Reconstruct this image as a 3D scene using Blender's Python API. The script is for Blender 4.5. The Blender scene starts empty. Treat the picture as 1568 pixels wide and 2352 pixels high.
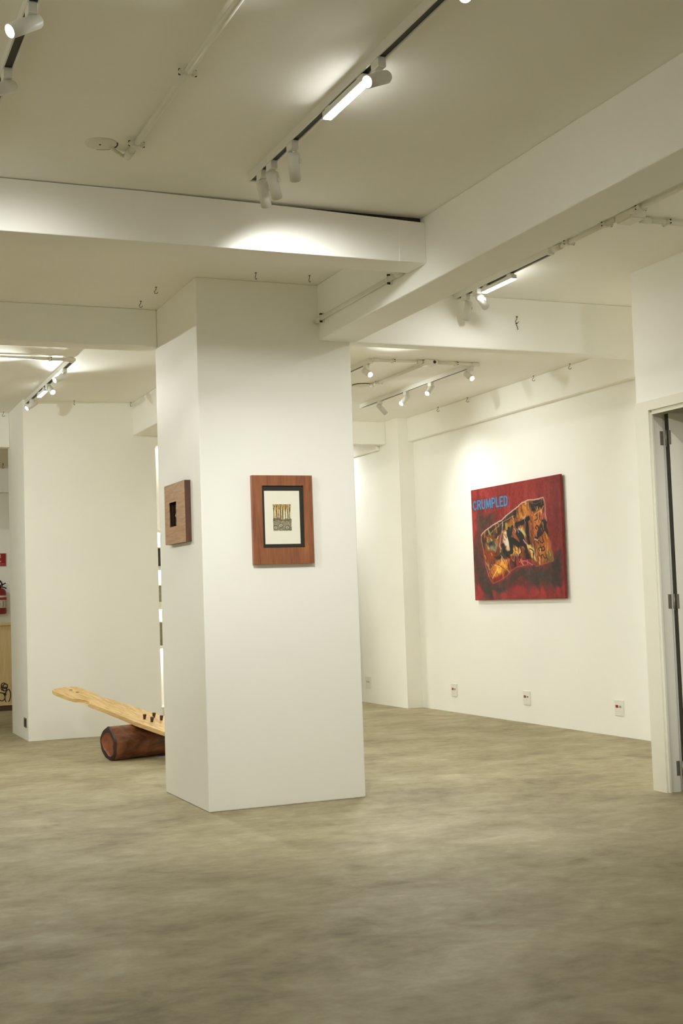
import bpy, bmesh, math, random
import numpy as np
from mathutils import Vector, Matrix, Quaternion

C = bpy.context.scene.collection
scn = bpy.context.scene

# ------------------------------------------------------------------ camera
cam_d = bpy.data.cameras.new('camera')
cam = bpy.data.objects.new('camera', cam_d)
C.objects.link(cam)
yaw, pitch, roll = -0.39984163, 0.06584121, -0.03401227
fw = Vector((-math.sin(yaw), math.cos(yaw), 0)); rt = Vector((math.cos(yaw), math.sin(yaw), 0)); up = Vector((0, 0, 1))
F = fw*math.cos(pitch) + up*math.sin(pitch); U = up*math.cos(pitch) - fw*math.sin(pitch)
R2 = rt*math.cos(roll) + U*math.sin(roll); U2 = U*math.cos(roll) - rt*math.sin(roll)
M3 = Matrix((R2, U2, -F)).transposed()
cam.matrix_world = Matrix.Translation((0, 0, 1.148)) @ M3.to_4x4()
cam_d.sensor_fit = 'HORIZONTAL'
cam_d.sensor_width = 24.0
cam_d.lens = 24.0*2955.46/1568.0
cam_d.clip_start = 0.05
scn.camera = cam

# ------------------------------------------------------------------ world, exposure
W = bpy.data.worlds.new('world'); scn.world = W; W.use_nodes = True
bg = W.node_tree.nodes['Background']
bg.inputs[0].default_value = (1.0, 0.96, 0.86, 1)
vs = scn.view_settings
vs.view_transform = 'Standard'; vs.look = 'None'; vs.gamma = 1.0; vs.use_curve_mapping = False
vs.exposure = 0.27
cy = scn.cycles
cy.max_bounces = 13; cy.diffuse_bounces = 12
cy.use_adaptive_sampling = True; cy.adaptive_threshold = 0.03; cy.glossy_bounces = 3; cy.transmission_bounces = 2
cy.caustics_reflective = False; cy.caustics_refractive = False
cy.sample_clamp_indirect = 6.0
try:
    cy.use_denoising = True; cy.denoiser = 'OPENIMAGEDENOISE'
except Exception:
    pass

LAMP_COL = (0.965, 0.985, 0.955)
SPOT_W = 42.0
LENS_E = 30.0
BAR_E = 16.0
WORLD_E = 0.38
LED_E = 90.0
# output of every lamp relative to SPOT_W (spots) or BAR_E (linear lamps)
LW = dict(a1=0.55, a2=0.62, a3=2.05, a4=1.0, a5=1.2, b1=3.85, b2=3.76, c1=0.0, c2=0.0, d1=3.71,
          d2=2.51, d3=3.16, e1=1.2, e2=0.84, f1=1.1, f2=1.4, f3=1.6, f4=0.6, o1=1.86, o2=6,
          o3=0.2, o4=3.55, o5=3.5, o6=1.3, o7=1.4, o8=1.2, o9=1.0, p1=3.6, p2=6.0, p3=1.02,
          g1=0.6, g2=1.1, g3=0.8, o10=1.3, o11=0.45)
H = 2.9616          # ceiling height
bg.inputs[1].default_value = WORLD_E

# ------------------------------------------------------------------ materials
def s2l(c):
    return tuple(((v/12.92) if v <= 0.04045 else ((v+0.055)/1.055)**2.4) for v in c)
def rgb(r, g, b):
    return s2l((r/255, g/255, b/255)) + (1,)
def newmat(name):
    m = bpy.data.materials.new(name); m.use_nodes = True
    return m, m.node_tree.nodes, m.node_tree.links, m.node_tree.nodes['Principled BSDF']
def plain(name, col, rough=0.5, metal=0.0, var=0.0, scale=8.0, bump=0.0):
    m, n, l, b = newmat(name)
    b.inputs['Roughness'].default_value = rough; b.inputs['Metallic'].default_value = metal
    b.inputs['Base Color'].default_value = col
    tc = n.new('ShaderNodeTexCoord'); nz = n.new('ShaderNodeTexNoise')
    nz.inputs['Scale'].default_value = scale; nz.inputs['Detail'].default_value = 4
    l.new(tc.outputs['Object'], nz.inputs['Vector'])
    if var > 0:
        mr = n.new('ShaderNodeMapRange'); mr.inputs['To Min'].default_value = 1-var; mr.inputs['To Max'].default_value = 1+var
        mr.inputs['From Min'].default_value = .3; mr.inputs['From Max'].default_value = .7
        l.new(nz.outputs['Fac'], mr.inputs['Value'])
        vm = n.new('ShaderNodeVectorMath'); vm.operation = 'SCALE'; vm.inputs[0].default_value = col[:3]
        l.new(mr.outputs['Result'], vm.inputs['Scale']); l.new(vm.outputs[0], b.inputs['Base Color'])
    if bump > 0:
        bp = n.new('ShaderNodeBump'); bp.inputs['Strength'].default_value = bump; bp.inputs['Distance'].default_value = .01
        l.new(nz.outputs['Fac'], bp.inputs['Height']); l.new(bp.outputs[0], b.inputs['Normal'])
    return m
def emis(name, col, e):
    m, n, l, b = newmat(name)
    b.inputs['Base Color'].default_value = (.8, .8, .8, 1)
    b.inputs['Emission Color'].default_value = col + (1,); b.inputs['Emission Strength'].default_value = e
    return m
def wood(name, stops, stretch=(1, 1, 1), scale=6.0, rough=0.45, dist=1.5, bump=.1):
    m, n, l, b = newmat(name)
    tc = n.new('ShaderNodeTexCoord'); mp = n.new('ShaderNodeMapping'); mp.inputs['Scale'].default_value = stretch
    l.new(tc.outputs['Object'], mp.inputs['Vector'])
    nz = n.new('ShaderNodeTexNoise'); nz.inputs['Scale'].default_value = scale; nz.inputs['Detail'].default_value = 6
    nz.inputs['Roughness'].default_value = .65; nz.inputs['Distortion'].default_value = dist
    l.new(mp.outputs[0], nz.inputs['Vector'])
    cr = n.new('ShaderNodeValToRGB'); e = cr.color_ramp.elements
    e[0].position, e[0].color = stops[0]; e[1].position, e[1].color = stops[-1]
    for p, c in stops[1:-1]:
        x = e.new(p); x.color = c
    l.new(nz.outputs['Fac'], cr.inputs[0]); l.new(cr.outputs[0], b.inputs['Base Color'])
    b.inputs['Roughness'].default_value = rough
    bp = n.new('ShaderNodeBump'); bp.inputs['Strength'].default_value = bump; bp.inputs['Distance'].default_value = .004
    l.new(nz.outputs['Fac'], bp.inputs['Height']); l.new(bp.outputs[0], b.inputs['Normal'])
    return m
def vcol(name, rough=0.5):
    m, n, l, b = newmat(name)
    a = n.new('ShaderNodeVertexColor'); a.layer_name = 'paint'
    l.new(a.outputs['Color'], b.inputs['Base Color']); b.inputs['Roughness'].default_value = rough
    return m
def concrete():
    m, n, l, b = newmat('polished_concrete')
    tc = n.new('ShaderNodeTexCoord')
    def noise(sc, det, stretch, dist=0.0, rgh=.6, rot=0.0):
        mp = n.new('ShaderNodeMapping'); mp.inputs['Scale'].default_value = stretch; mp.inputs['Rotation'].default_value = (0, 0, rot)
        l.new(tc.outputs['Object'], mp.inputs['Vector'])
        z = n.new('ShaderNodeTexNoise'); z.inputs['Scale'].default_value = sc; z.inputs['Detail'].default_value = det
        z.inputs['Distortion'].default_value = dist; z.inputs['Roughness'].default_value = rgh
        l.new(mp.outputs[0], z.inputs['Vector']); return z.outputs['Fac']
    big = noise(.55, 3, (1, 1, 1), .6)
    mid = noise(1.7, 8, (1, 1.15, 1), .45, .62, .4)
    trw = noise(2.4, 6, (.9, 1.7, 1), .9, .62, .35)
    fine = noise(11, 6, (1, 1.3, 1), .3, .72)
    def add(a, wa, c, wc):
        s = n.new('ShaderNodeMath'); s.operation = 'MULTIPLY_ADD'; l.new(a, s.inputs[0]); s.inputs[1].default_value = wa
        if isinstance(c, float): s.inputs[2].default_value = c
        else: l.new(c, s.inputs[2])
        return s.outputs[0]
    md2 = noise(4.6, 8, (1, 1.3, 1), .8, .68, .5)
    v = add(big, .20, 0.0, 0); v = add(mid, .36, v, 0); v = add(md2, .24, v, 0); v = add(trw, .12, v, 0); v = add(fine, .19, v, 0)
    cr = n.new('ShaderNodeValToRGB'); e = cr.color_ramp.elements
    e[0].position = .43; e[0].color = rgb(124, 113, 88); e[1].position = .72; e[1].color = rgb(190, 181, 150)
    k = e.new(.525); k.color = rgb(152, 141, 110)
    k = e.new(.60); k.color = rgb(165, 155, 124)
    l.new(v, cr.inputs[0]); l.new(cr.outputs[0], b.inputs['Base Color'])
    mr = n.new('ShaderNodeMapRange'); mr.inputs['From Min'].default_value = .4; mr.inputs['From Max'].default_value = .65
    mr.inputs['To Min'].default_value = .72; mr.inputs['To Max'].default_value = .56
    l.new(v, mr.inputs['Value']); l.new(mr.outputs[0], b.inputs['Roughness'])
    b.inputs['Specular IOR Level'].default_value = .3
    bp = n.new('ShaderNodeBump'); bp.inputs['Strength'].default_value = .06; bp.inputs['Distance'].default_value = .01
    l.new(trw, bp.inputs['Height']); l.new(bp.outputs[0], b.inputs['Normal'])
    return m

PAINT = plain('wall_paint', rgb(245, 244, 237), .62, 0, .012, 1.6, .02)
CEIL = plain('ceiling_paint', rgb(245, 244, 237), .7, 0, .02, 1.1, .03)
FLOOR = concrete()
WHITE = plain('white_enamel', rgb(225, 224, 216), .4, 0, .01)
PIPE = plain('painted_conduit', rgb(225, 222, 208), .5, 0, .02, 20)
SLOT = plain('track_slot', rgb(60, 54, 44), .6)
DARK = plain('dark_parts_gap_shade', rgb(48, 44, 34), .7, 0, .1)  # dark fittings, and the shade painted into the hinge and beam gaps
STEEL = plain('hook_steel', rgb(92, 84, 60), .4, .6, .1, 40)
HINGE = plain('hinge_steel', rgb(132, 128, 114), .45, .4, .08, 60)
DOORM = plain('door_enamel', rgb(232, 229, 214), .5, 0, .01)
PLATE = plain('outlet_plate', rgb(232, 230, 222), .35)
RED = plain('socket_red', rgb(150, 34, 34), .4)
GREY = plain('switch_grey', rgb(150, 148, 140), .4)
DPLATE = plain('outlet_grey_plate', rgb(104, 98, 76), .4, .1)
BLACK = plain('black', rgb(26, 24, 22), .5)
LENS = emis('lamp_lens_glow', (1.0, .97, .9), LENS_E)
LED = emis('shelf_led', (1.0, .98, .92), LED_E)

# ------------------------------------------------------------------ mesh helpers
def smooth_path(pts, k=6):
    P_ = [Vector(p) for p in pts]; out = []
    for i in range(len(P_)-1):
        a, b, c, d = P_[max(i-1, 0)], P_[i], P_[i+1], P_[min(i+2, len(P_)-1)]
        for j in range(k):
            t = j/k
            out.append(.5*((2*b)+(c-a)*t+(2*a-5*b+4*c-d)*t*t+(3*b-a-3*c+d)*t**3))
    return out+[P_[-1]]
class MB:
    def __init__(s): s.bm = bmesh.new()
    def box(s, x0, x1, y0, y1, z0, z1, bevel=0.0, seg=2):
        v = [s.bm.verts.new((x, y, z)) for z in (z0, z1) for y in (y0, y1) for x in (x0, x1)]
        fs = [s.bm.faces.new([v[i] for i in f]) for f in ((0,2,3,1),(4,5,7,6),(0,1,5,4),(2,6,7,3),(0,4,6,2),(1,3,7,5))]
        if bevel > 0:
            ed = {e for f in fs for e in f.edges}
            bmesh.ops.bevel(s.bm, geom=list(ed), offset=bevel, segments=seg, affect='EDGES', profile=.5)
        return s
    def cyl(s, p0, p1, r0, r1=None, n=24, cap0=True, cap1=True):
        r1 = r0 if r1 is None else r1
        p0 = Vector(p0); p1 = Vector(p1); d = (p1-p0).normalized()
        a = d.orthogonal().normalized(); b = d.cross(a)
        k0 = [s.bm.verts.new(p0 + (a*math.cos(t)+b*math.sin(t))*r0) for t in [2*math.pi*i/n for i in range(n)]]
        k1 = [s.bm.verts.new(p1 + (a*math.cos(t)+b*math.sin(t))*r1) for t in [2*math.pi*i/n for i in range(n)]]
        for i in range(n):
            s.bm.faces.new((k0[i], k0[(i+1) % n], k1[(i+1) % n], k1[i])).smooth = True
        if cap0: s.bm.faces.new(k0[::-1])
        if cap1: s.bm.faces.new(k1)
        return s
    def lathe(s, prof, n=32, axis_o=(0,0,0), axis=(0,0,1)):
        o = Vector(axis_o); d = Vector(axis).normalized(); a = d.orthogonal().normalized(); b = d.cross(a)
        rings = []
        for r, z in prof:
            if r < 1e-6: rings.append([s.bm.verts.new(o+d*z)])
            else: rings.append([s.bm.verts.new(o+d*z+(a*math.cos(2*math.pi*i/n)+b*math.sin(2*math.pi*i/n))*r) for i in range(n)])
        for q, w in zip(rings, rings[1:]):
            for i in range(n):
                j = (i+1) % n
                if len(q) == 1 and len(w) == 1: continue
                if len(q) == 1: f = s.bm.faces.new((q[0], w[j], w[i]))
                elif len(w) == 1: f = s.bm.faces.new((q[i], q[j], w[0]))
                else: f = s.bm.faces.new((q[i], q[j], w[j], w[i]))
                f.smooth = True
        return s
    def tube(s, pts, r, n=10):
        pts = [Vector(p) for p in pts]; rings = []; prev = None
        for i, p in enumerate(pts):
            d = (pts[min(i+1, len(pts)-1)] - pts[max(i-1, 0)]).normalized()
            a = d.orthogonal().normalized() if prev is None else (prev - d*prev.dot(d)).normalized()
            prev = a; b = d.cross(a)
            rings.append([s.bm.verts.new(p+(a*math.cos(2*math.pi*k/n)+b*math.sin(2*math.pi*k/n))*r) for k in range(n)])
        for q, w in zip(rings, rings[1:]):
            for k in range(n):
                s.bm.faces.new((q[k], q[(k+1) % n], w[(k+1) % n], w[k])).smooth = True
        s.bm.faces.new(rings[0][::-1]); s.bm.faces.new(rings[-1])
        return s
    def prism(s, pts, o, a, b, nrm, t0, t1, bevel=0.0):
        o, a, b, nrm = Vector(o), Vector(a), Vector(b), Vector(nrm)
        lo = [s.bm.verts.new(o+a*x+b*y+nrm*t0) for x, y in pts]
        hi = [s.bm.verts.new(o+a*x+b*y+nrm*t1) for x, y in pts]
        k = len(pts); fs = [s.bm.faces.new(lo[::-1]), s.bm.faces.new(hi)]
        for i in range(k):
            fs.append(s.bm.faces.new((lo[i], lo[(i+1) % k], hi[(i+1) % k], hi[i])))
        if bevel > 0:
            ed = list({e for f in fs[:2] for e in f.edges})
            bmesh.ops.bevel(s.bm, geom=ed, offset=bevel, segments=3, affect='EDGES', profile=.5)
        return s
    def mesh(s, name, m, org=(0,0,0)):
        bmesh.ops.recalc_face_normals(s.bm, faces=s.bm.faces[:])
        bmesh.ops.translate(s.bm, verts=s.bm.verts[:], vec=-Vector(org))
        me = bpy.data.meshes.new(name); s.bm.to_mesh(me); s.bm.free()
        me.materials.append(m)
        return me

def obj(name, mb, m, parent=None, org=(0,0,0)):
    """one mesh object; with a parent, org is the parent's world position"""
    o = bpy.data.objects.new(name, mb.mesh(name, m, org)); C.objects.link(o)
    if parent: o.parent = parent
    return o
def tag(o, label, cat, group=None):
    o['label'] = label; o['category'] = cat
    if group: o['group'] = group
    return o
def thing(name, label, cat, loc, group=None):
    o = bpy.data.objects.new(name, None); C.objects.link(o)
    o.location = loc; o.empty_display_size = .05
    return tag(o, label, cat, group)
def single(name, mb, m, label, cat, loc, group=None):
    o = obj(name, mb, m, None, loc); o.location = loc
    return tag(o, label, cat, group)
def struct(name, mb, m, parent=None):
    o = obj(name, mb, m, parent); o['kind'] = 'structure'
    return o
def bx(*a, **k): return MB().box(*a, **k)

# ------------------------------------------------------------------ the setting
struct('floor', bx(-3.2, 7.2, -3.2, 16.6, -.12, 0), FLOOR)
struct('ceiling', bx(-3.2, 7.2, -3.2, 16.6, H, H+.15), CEIL)
struct('wall_left', bx(-3.2, -3.0, -3.2, 16.6, 0, H), PAINT)
struct('wall_back', bx(-3.0, 7.2, 16.4, 16.6, 0, H), PAINT)
# wall that carries the red painting, pier, and the thicker wall past it
struct('wall_right', bx(5.83, 6.0, 6.108, 11.84, 0, H), PAINT)
struct('wall_right_far', bx(5.66, 6.0, 11.84, 16.4, 0, H), PAINT)
# partition with the door, on the right
mb = MB()
mb.box(4.446, 4.545, 5.998, 6.108, 0, H)
mb.box(4.446, 4.545, 5.08, 5.998, 2.155, H)
mb.box(4.446, 4.545, -3.2, 5.08, 0, H)
struct('wall_partition', mb, PAINT)
mb = MB(); mb.box(4.545, 6.0, 6.0, 6.108, 0, H); mb.box(5.9, 6.0, 3.0, 6.0, 0, H); mb.box(4.545, 5.9, 3.0, 3.1, 0, H)
struct('wall_closet', mb, PAINT)
# far left block of wall, lintel to its right
struct('wall_block', bx(1.808, 2.985, 11.35, 12.25, 0, H), PAINT)
struct('wall_lintel', bx(2.985, 4.6, 11.35, 11.5, 2.598, H), PAINT)
struct('wall_divider', bx(2.86, 2.985, 12.25, 16.4, 0, H), PAINT)
struct('wall_lobby_lintel', bx(-3.0, 2.86, 13.3, 13.42, 2.323, H), PAINT)
struct('wall_lobby', bx(-3.0, 2.86, 15.4, 15.5, 0, H), PAINT)
# pillar and beams
mb = MB().box(2.049, 2.981, 6.8364, 7.7387, 0, H, bevel=.006)
struct('pillar', mb, PAINT)
def rough_beam(name, *a):
    return struct(name, bx(*a, bevel=.008, seg=2), PAINT)
rough_beam('beam_main', 2.78, 3.017, -3.2, 6.8364, 2.633, H)
rough_beam('beam_main_far', 2.78, 3.017, 7.7387, 11.35, 2.662, H)
mb = MB()
q = [(-3.0, 2.731), (2.779, 2.731), (2.779, 2.930), (2.15, 2.946), (1.40, 2.9565), (-3.0, 2.9595)]
mb.prism(q, (0, 5.432, 0), (1, 0, 0), (0, 0, 1), (0, 1, 0), 0, .197, bevel=.004)
mb.box(2.64, 2.779, 5.428, 5.445, 2.732, 2.925)
struct('beam_cross', mb, PAINT)
struct('beam_gap_shade', bx(-3.0, 2.779, 5.475, 5.62, 2.925, H), DARK)  # dark block in the gap above the cross beam, painted as its shade
rough_beam('beam_left', -3.0, 2.049, 7.682, 7.83, 2.7265, H)
rough_beam('beam_right', 2.981, 5.83, 6.8364, 6.945, 2.633, H)
rough_beam('beam_far_right', 2.985, 5.66, 12.137, 12.3, 2.721, H)
rough_beam('beam_far_left', -3.0, 1.808, 12.13, 12.25, 2.637, H)
rough_beam('beam_wall', 5.765, 5.83, 6.945, 11.84, 2.715, H)
rough_beam('beam_wall_far', 5.625, 5.66, 12.3, 16.4, 2.676, H)

# door casing, leaf, hinges
mb = MB()
mb.box(4.433, 4.446, 5.984, 6.108, 0, 2.197)
mb.box(4.433, 4.446, 4.99, 5.984, 2.142, 2.197)
mb.box(4.433, 4.446, 4.99, 5.10, 0, 2.142)
mb.box(4.446, 4.528, 5.984, 5.998, 0, 2.142)
mb.box(4.446, 4.528, 5.08, 5.094, 0, 2.142)
mb.box(4.446, 4.528, 5.094, 5.984, 2.142, 2.155)
mb.box(4.446, 4.458, 5.972, 5.984, 0, 2.130)
mb.box(4.446, 4.458, 5.106, 5.972, 2.118, 2.142)
struct('trim_1', mb, DOORM)
hx, hy = 4.536, 5.970
la = math.radians(-6)
dx, dy = math.cos(la), math.sin(la)
mb = MB(); mb.prism([(0, 0), (.86, 0), (.86, .035), (0, .035)], (hx, hy, 0), (dx, dy, 0), (dy, -dx, 0), (0, 0, 1), .008, 2.122, bevel=.002)
door = struct('door_1', mb, DOORM)
mb = MB(); mb.prism([(-.004, 0), (0, 0), (0, .034), (-.004, .034)], (hx, hy, 0), (dx, dy, 0), (dy, -dx, 0), (0, 0, 1), .010, 2.120)  # thin dark strip stands in for shade between jamb and leaf
o = obj('gap_shade_strip', mb, DARK, door); o['label'] = 'dark strip painted as shade in the hinge gap'
for z in (1.985, 1.06, .13):
    mb = MB()
    mb.cyl((4.527, 5.958, z-.042), (4.527, 5.958, z+.042), .0068, n=14)
    mb.cyl((4.527, 5.958, z-.050), (4.527, 5.958, z-.042), .0045, n=10)
    mb.box(4.505, 4.526, 5.9815, 5.984, z-.040, z+.040)
    mb.prism([(0, 0), (.014, 0), (.014, .0025), (0, .0025)], (hx-.009, hy-.035, z), (dx, dy, 0), (dy, -dx, 0), (0, 0, 1), -.040, .040)
    h = obj('hinge', mb, HINGE, door); h['label'] = 'steel butt hinge'

# ------------------------------------------------------------------ electrical conduits, tracks, lamps
def conduit(name, label, pts, clips, org, group='ceiling conduits', couplings=()):
    t = thing(name, label, 'conduit', org, group)
    obj('pipe', MB().tube(pts, .0125, 12), PIPE, t, org)
    for c, d in clips:
        c = Vector(c); d = Vector(d).normalized(); up_ = Vector((0, 0, 1)) if abs(d.z) < .5 else Vector((1, 0, 0))
        sd = d.cross(up_).normalized()
        mb = MB()
        mb.cyl(c-d*.011, c+d*.011, .0165, n=14)
        for s_ in (-1, 1):
            q0 = c + sd*s_*.024
            mb.cyl(q0-d*.009+Vector((0, 0, -.004)), q0+d*.009+Vector((0, 0, -.004)), .0095, n=8)
        obj('pipe_clip', mb, PIPE, t, org)
        for s_ in (-1, 1):
            q0 = c + sd*s_*.028
            k = obj('clip_screw', MB().cyl(q0+Vector((0, 0, .008)), q0+Vector((0, 0, -.013)), .0046, n=10), DARK, t, org)
    for c, d, ln in couplings:
        c = Vector(c); d = Vector(d).normalized()
        obj('coupling', MB().cyl(c-d*ln/2, c+d*ln/2, .0165, n=16), PIPE, t, org)
    return t
zc = H-.0175
def round_box(name, parent, c, r, h, org, hole=None):
    mb = MB().lathe([(0, -h), (r*.93, -h), (r, -h+.004), (r, 0), (0, 0)], 28, c, (0, 0, 1))
    return obj(name, mb, PIPE, parent, org)

# conduit over the left half of the front bay, with its round cover plate
Xa = 1.225
t = conduit('conduit', 'long white conduit across the near ceiling ending beside the round cover plate',
            [(Xa, 2.4, zc), (Xa, 4.98, zc)], [((Xa, 4.83, zc), (0, 1, 0)), ((Xa, 4.11, zc), (0, 1, 0)), ((Xa, 3.2, zc), (0, 1, 0))],
            (Xa, 4.98, H), couplings=[((Xa, 4.95, zc), (0, 1, 0), .07)])
obj('cable_tail', MB().tube([(Xa, 4.98, zc), (Xa-.02, 4.985, zc), (Xa-.06, 4.95, H-.012), (Xa-.075, 4.93, H-.008)], .008, 8), PIPE, t, (Xa, 4.98, H))
c = (1.104, 4.915, H)
t = thing('cover_plate', 'round white ceiling cover plate at the end of the long near conduit', 'cover plate', c, 'ceiling cover plates')
round_box('plate', t, c, .063, .006, c)
obj('rim_crack', MB().tube([(c[0]+.0645*math.cos(math.radians(a_)), c[1]+.0645*math.sin(math.radians(a_)), H-.003) for a_ in range(-25, 100, 8)], .0022, 6), DARK, t, c)
obj('screw', MB().cyl((1.10, 4.915, H-.008), (1.10, 4.915, H-.005), .004, n=8), DARK, t, c)

# conduit on the beam face beside the pillar
cx = 2.763
t = conduit('conduit', 'white conduit fixed to the beam side between pillar and cross beam',
            [(cx, 5.66, 2.748), (cx, 6.83, 2.745)], [], (cx, 6.2, 2.747),
            couplings=[((cx, 5.70, 2.748), (0, 1, 0), .06), ((cx, 6.78, 2.745), (0, 1, 0), .07)])
for y in (5.82, 6.74):
    obj('pipe_clip', MB().cyl((cx, y-.01, 2.747), (cx, y+.01, 2.747), .0165, n=14).box(cx+.006, cx+.0168, y-.009, y+.009, 2.72, 2.775), PIPE, t, (cx, 6.2, 2.747))
    for z in (2.768, 2.726):
        obj('clip_screw', MB().cyl((cx+.01, y, z), (cx-.008, y, z), .006, n=10), DARK, t, (cx, 6.2, 2.747))

# conduit feeding the track beside the main beam, right bay
Xb = 3.69
t = conduit('conduit', 'white conduit running along the main beam behind the linear lamp',
            [(Xb, 5.16, zc), (Xb, 5.72, zc)], [((Xb, 5.58, zc), (0, 1, 0)), ((Xb, 5.24, zc), (0, 1, 0))],
            (Xb, 5.5, H), couplings=[((Xb, 5.69, zc), (0, 1, 0), .07)])
t = conduit('conduit', 'white conduit running from the junction box out past the frame above the main beam',
            [(Xb, 2.6, zc), (Xb, 5.02, zc)], [((Xb, 4.96, zc), (0, 1, 0)), ((Xb, 3.9, zc), (0, 1, 0))],
            (Xb, 4.2, H), couplings=[((Xb, 5.0, zc), (0, 1, 0), .06)])
t = conduit('conduit', 'short white conduit branching toward the door wall from the junction box',
            [(Xb+.11, 5.13, zc), (4.43, 5.13, zc)], [((Xb+.28, 5.13, zc), (1, 0, 0))],
            (4.0, 5.13, H), couplings=[((Xb+.15, 5.13, zc), (1, 0, 0), .06)])
def junction(c, label, sx=.07, sy=.10):
    x, y = c
    t = thing('junction_box', label, 'junction box', (x, y, H), 'conduit junction boxes')
    obj('box_body', MB().box(x-sx/2, x+sx/2, y-sy/2, y+sy/2, H-.042, H, bevel=.008), PIPE, t, (x, y, H))
    obj('box_lid', MB().box(x-sx/2+.006, x+sx/2-.006, y-sy/2+.006, y+sy/2-.006, H-.046, H-.042, bevel=.0015), PIPE, t, (x, y, H))
    return t
junction((Xb+.035, 5.09), 'white conduit junction box beside the main beam where three pipes meet', .09, .13)
# back left bay
t = conduit('conduit', 'white conduit meeting the end of the bright track in the left back bay',
            [(-.6, 9.325, zc), (1.87, 9.325, zc)], [((1.69, 9.325, zc), (1, 0, 0)), ((.9, 9.325, zc), (1, 0, 0))],
            (1.4, 9.325, H), couplings=[((1.81, 9.325, zc), (1, 0, 0), .06)])
# back right bay
t = conduit('conduit', 'white conduit joining the two back bay tracks on the left of the round box',
            [(4.04, 8.85, zc), (4.47, 8.85, zc)], [((4.215, 8.85, zc), (1, 0, 0))], (4.25, 8.85, H),
            couplings=[((4.07, 8.85, zc), (1, 0, 0), .05), ((4.445, 8.85, zc), (1, 0, 0), .05)])
t = conduit('conduit', 'white conduit joining the two back bay tracks on the right of the round box',
            [(4.57, 8.85, zc), (4.965, 8.85, zc)], [((4.76, 8.85, zc), (1, 0, 0))], (4.77, 8.85, H),
            couplings=[((4.93, 8.85, zc), (1, 0, 0), .06)])
t = conduit('conduit', 'white conduit from the round box back to the far cover plate',
            [(4.52, 8.90, zc), (4.52, 9.96, zc)], [((4.54-.02, 9.79, zc), (0, 1, 0))], (4.52, 9.4, H),
            couplings=[((4.52, 9.92, zc), (0, 1, 0), .07)])
t = thing('junction_box', 'white round conduit box between the two back bay tracks', 'junction box', (4.52, 8.85, H), 'conduit junction boxes')
obj('box_body', MB().box(4.465, 4.575, 8.80, 8.90, H-.045, H, bevel=.012), PIPE, t, (4.52, 8.85, H))
obj('knockout', MB().cyl((4.545, 8.799, H-.022), (4.545, 8.803, H-.022), .013, n=16), DARK, t, (4.52, 8.85, H))
c = (4.47, 10.02, H)
t = thing('cover_plate', 'round white cover plate on the back bay ceiling near the pillar', 'cover plate', c, 'ceiling cover plates')
round_box('plate', t, c, .085, .008, c)
obj('rim_crack', MB().tube([(c[0]+.087*math.cos(math.radians(a_)), c[1]+.087*math.sin(math.radians(a_)), H-.004) for a_ in range(150, 290, 8)], .0028, 6), DARK, t, c)

def track(x, y0, y1, label):
    org = (x, (y0+y1)/2, H)
    t = thing('light_track', label, 'light track', org, 'ceiling light tracks')
    mb = MB(); w = .018
    mb.box(x-w, x+w, y0, y1, H-.012, H)
    mb.box(x-w, x-w+.005, y0, y1, H-.035, H-.012)
    mb.box(x+w-.005, x+w, y0, y1, H-.035, H-.012)
    obj('rail', mb, WHITE, t, org)
    obj('slot', MB().box(x-w+.005, x+w-.005, y0+.004, y1-.004, H-.0290, H-.0125), SLOT, t, org)
    for y, s_ in ((y0, -1), (y1, 1)):
        obj('end_cap', MB().box(x-.0195, x+.0195, min(y, y+s_*.02), max(y, y+s_*.02), H-.0365, H, bevel=.002), WHITE, t, org)
    return t
T1, T0, T2, T3, T4, T5 = 1.79, .645, 3.69, 1.845, 4.04, 4.92
track(T1, .6, 5.08, 'long white light track in front of the pillar carrying the bright linear lamp')
track(T0, .6, 5.1, 'white light track cropped by the upper left corner')
track(T2, 5.77, 6.80, 'short white light track tucked against the main beam')
track(T3, 9.36, 11.75, 'white light track in the left back bay beyond the beam')
track(T4, 8.90, 11.2, 'white light track partly hidden behind the top of the pillar')
track(T5, 8.90, 11.05, 'white light track nearest the red painting wall')

ADAPTER = MB().box(-.015, .015, -.03, .03, -.03, .006, bevel=.003).mesh('adapter', WHITE)
RH, LH = .0226, .113
HOUSING = MB().lathe([(0, .004), (RH*.82, .004), (RH*.84, 0), (RH*.90, 0), (RH, -.004), (RH, -LH), (RH-.003, -LH), (RH-.004, -LH+.010), (0, -LH+.010)], 32).mesh('lamp_housing', WHITE)
OFF = plain('lamp_lens', rgb(214, 210, 196), .25)
LENSO = MB().lathe([(0, -LH+.006), (RH-.0035, -LH+.006), (RH-.0035, -LH+.009)], 32).mesh('lens', OFF)
LENSM = MB().lathe([(0, -LH+.006), (RH-.0035, -LH+.006), (RH-.0035, -LH+.009)], 32).mesh('lens', LENS)
SPOT_D = {}
def spot_data(w, ang, blend):
    k = (w, ang, blend)
    if k not in SPOT_D:
        d = bpy.data.lights.new('lamp', 'SPOT'); d.energy = w; d.color = LAMP_COL
        d.spot_size = math.radians(ang); d.spot_blend = blend; d.shadow_soft_size = .022
        SPOT_D[k] = d
    return SPOT_D[k]
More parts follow.
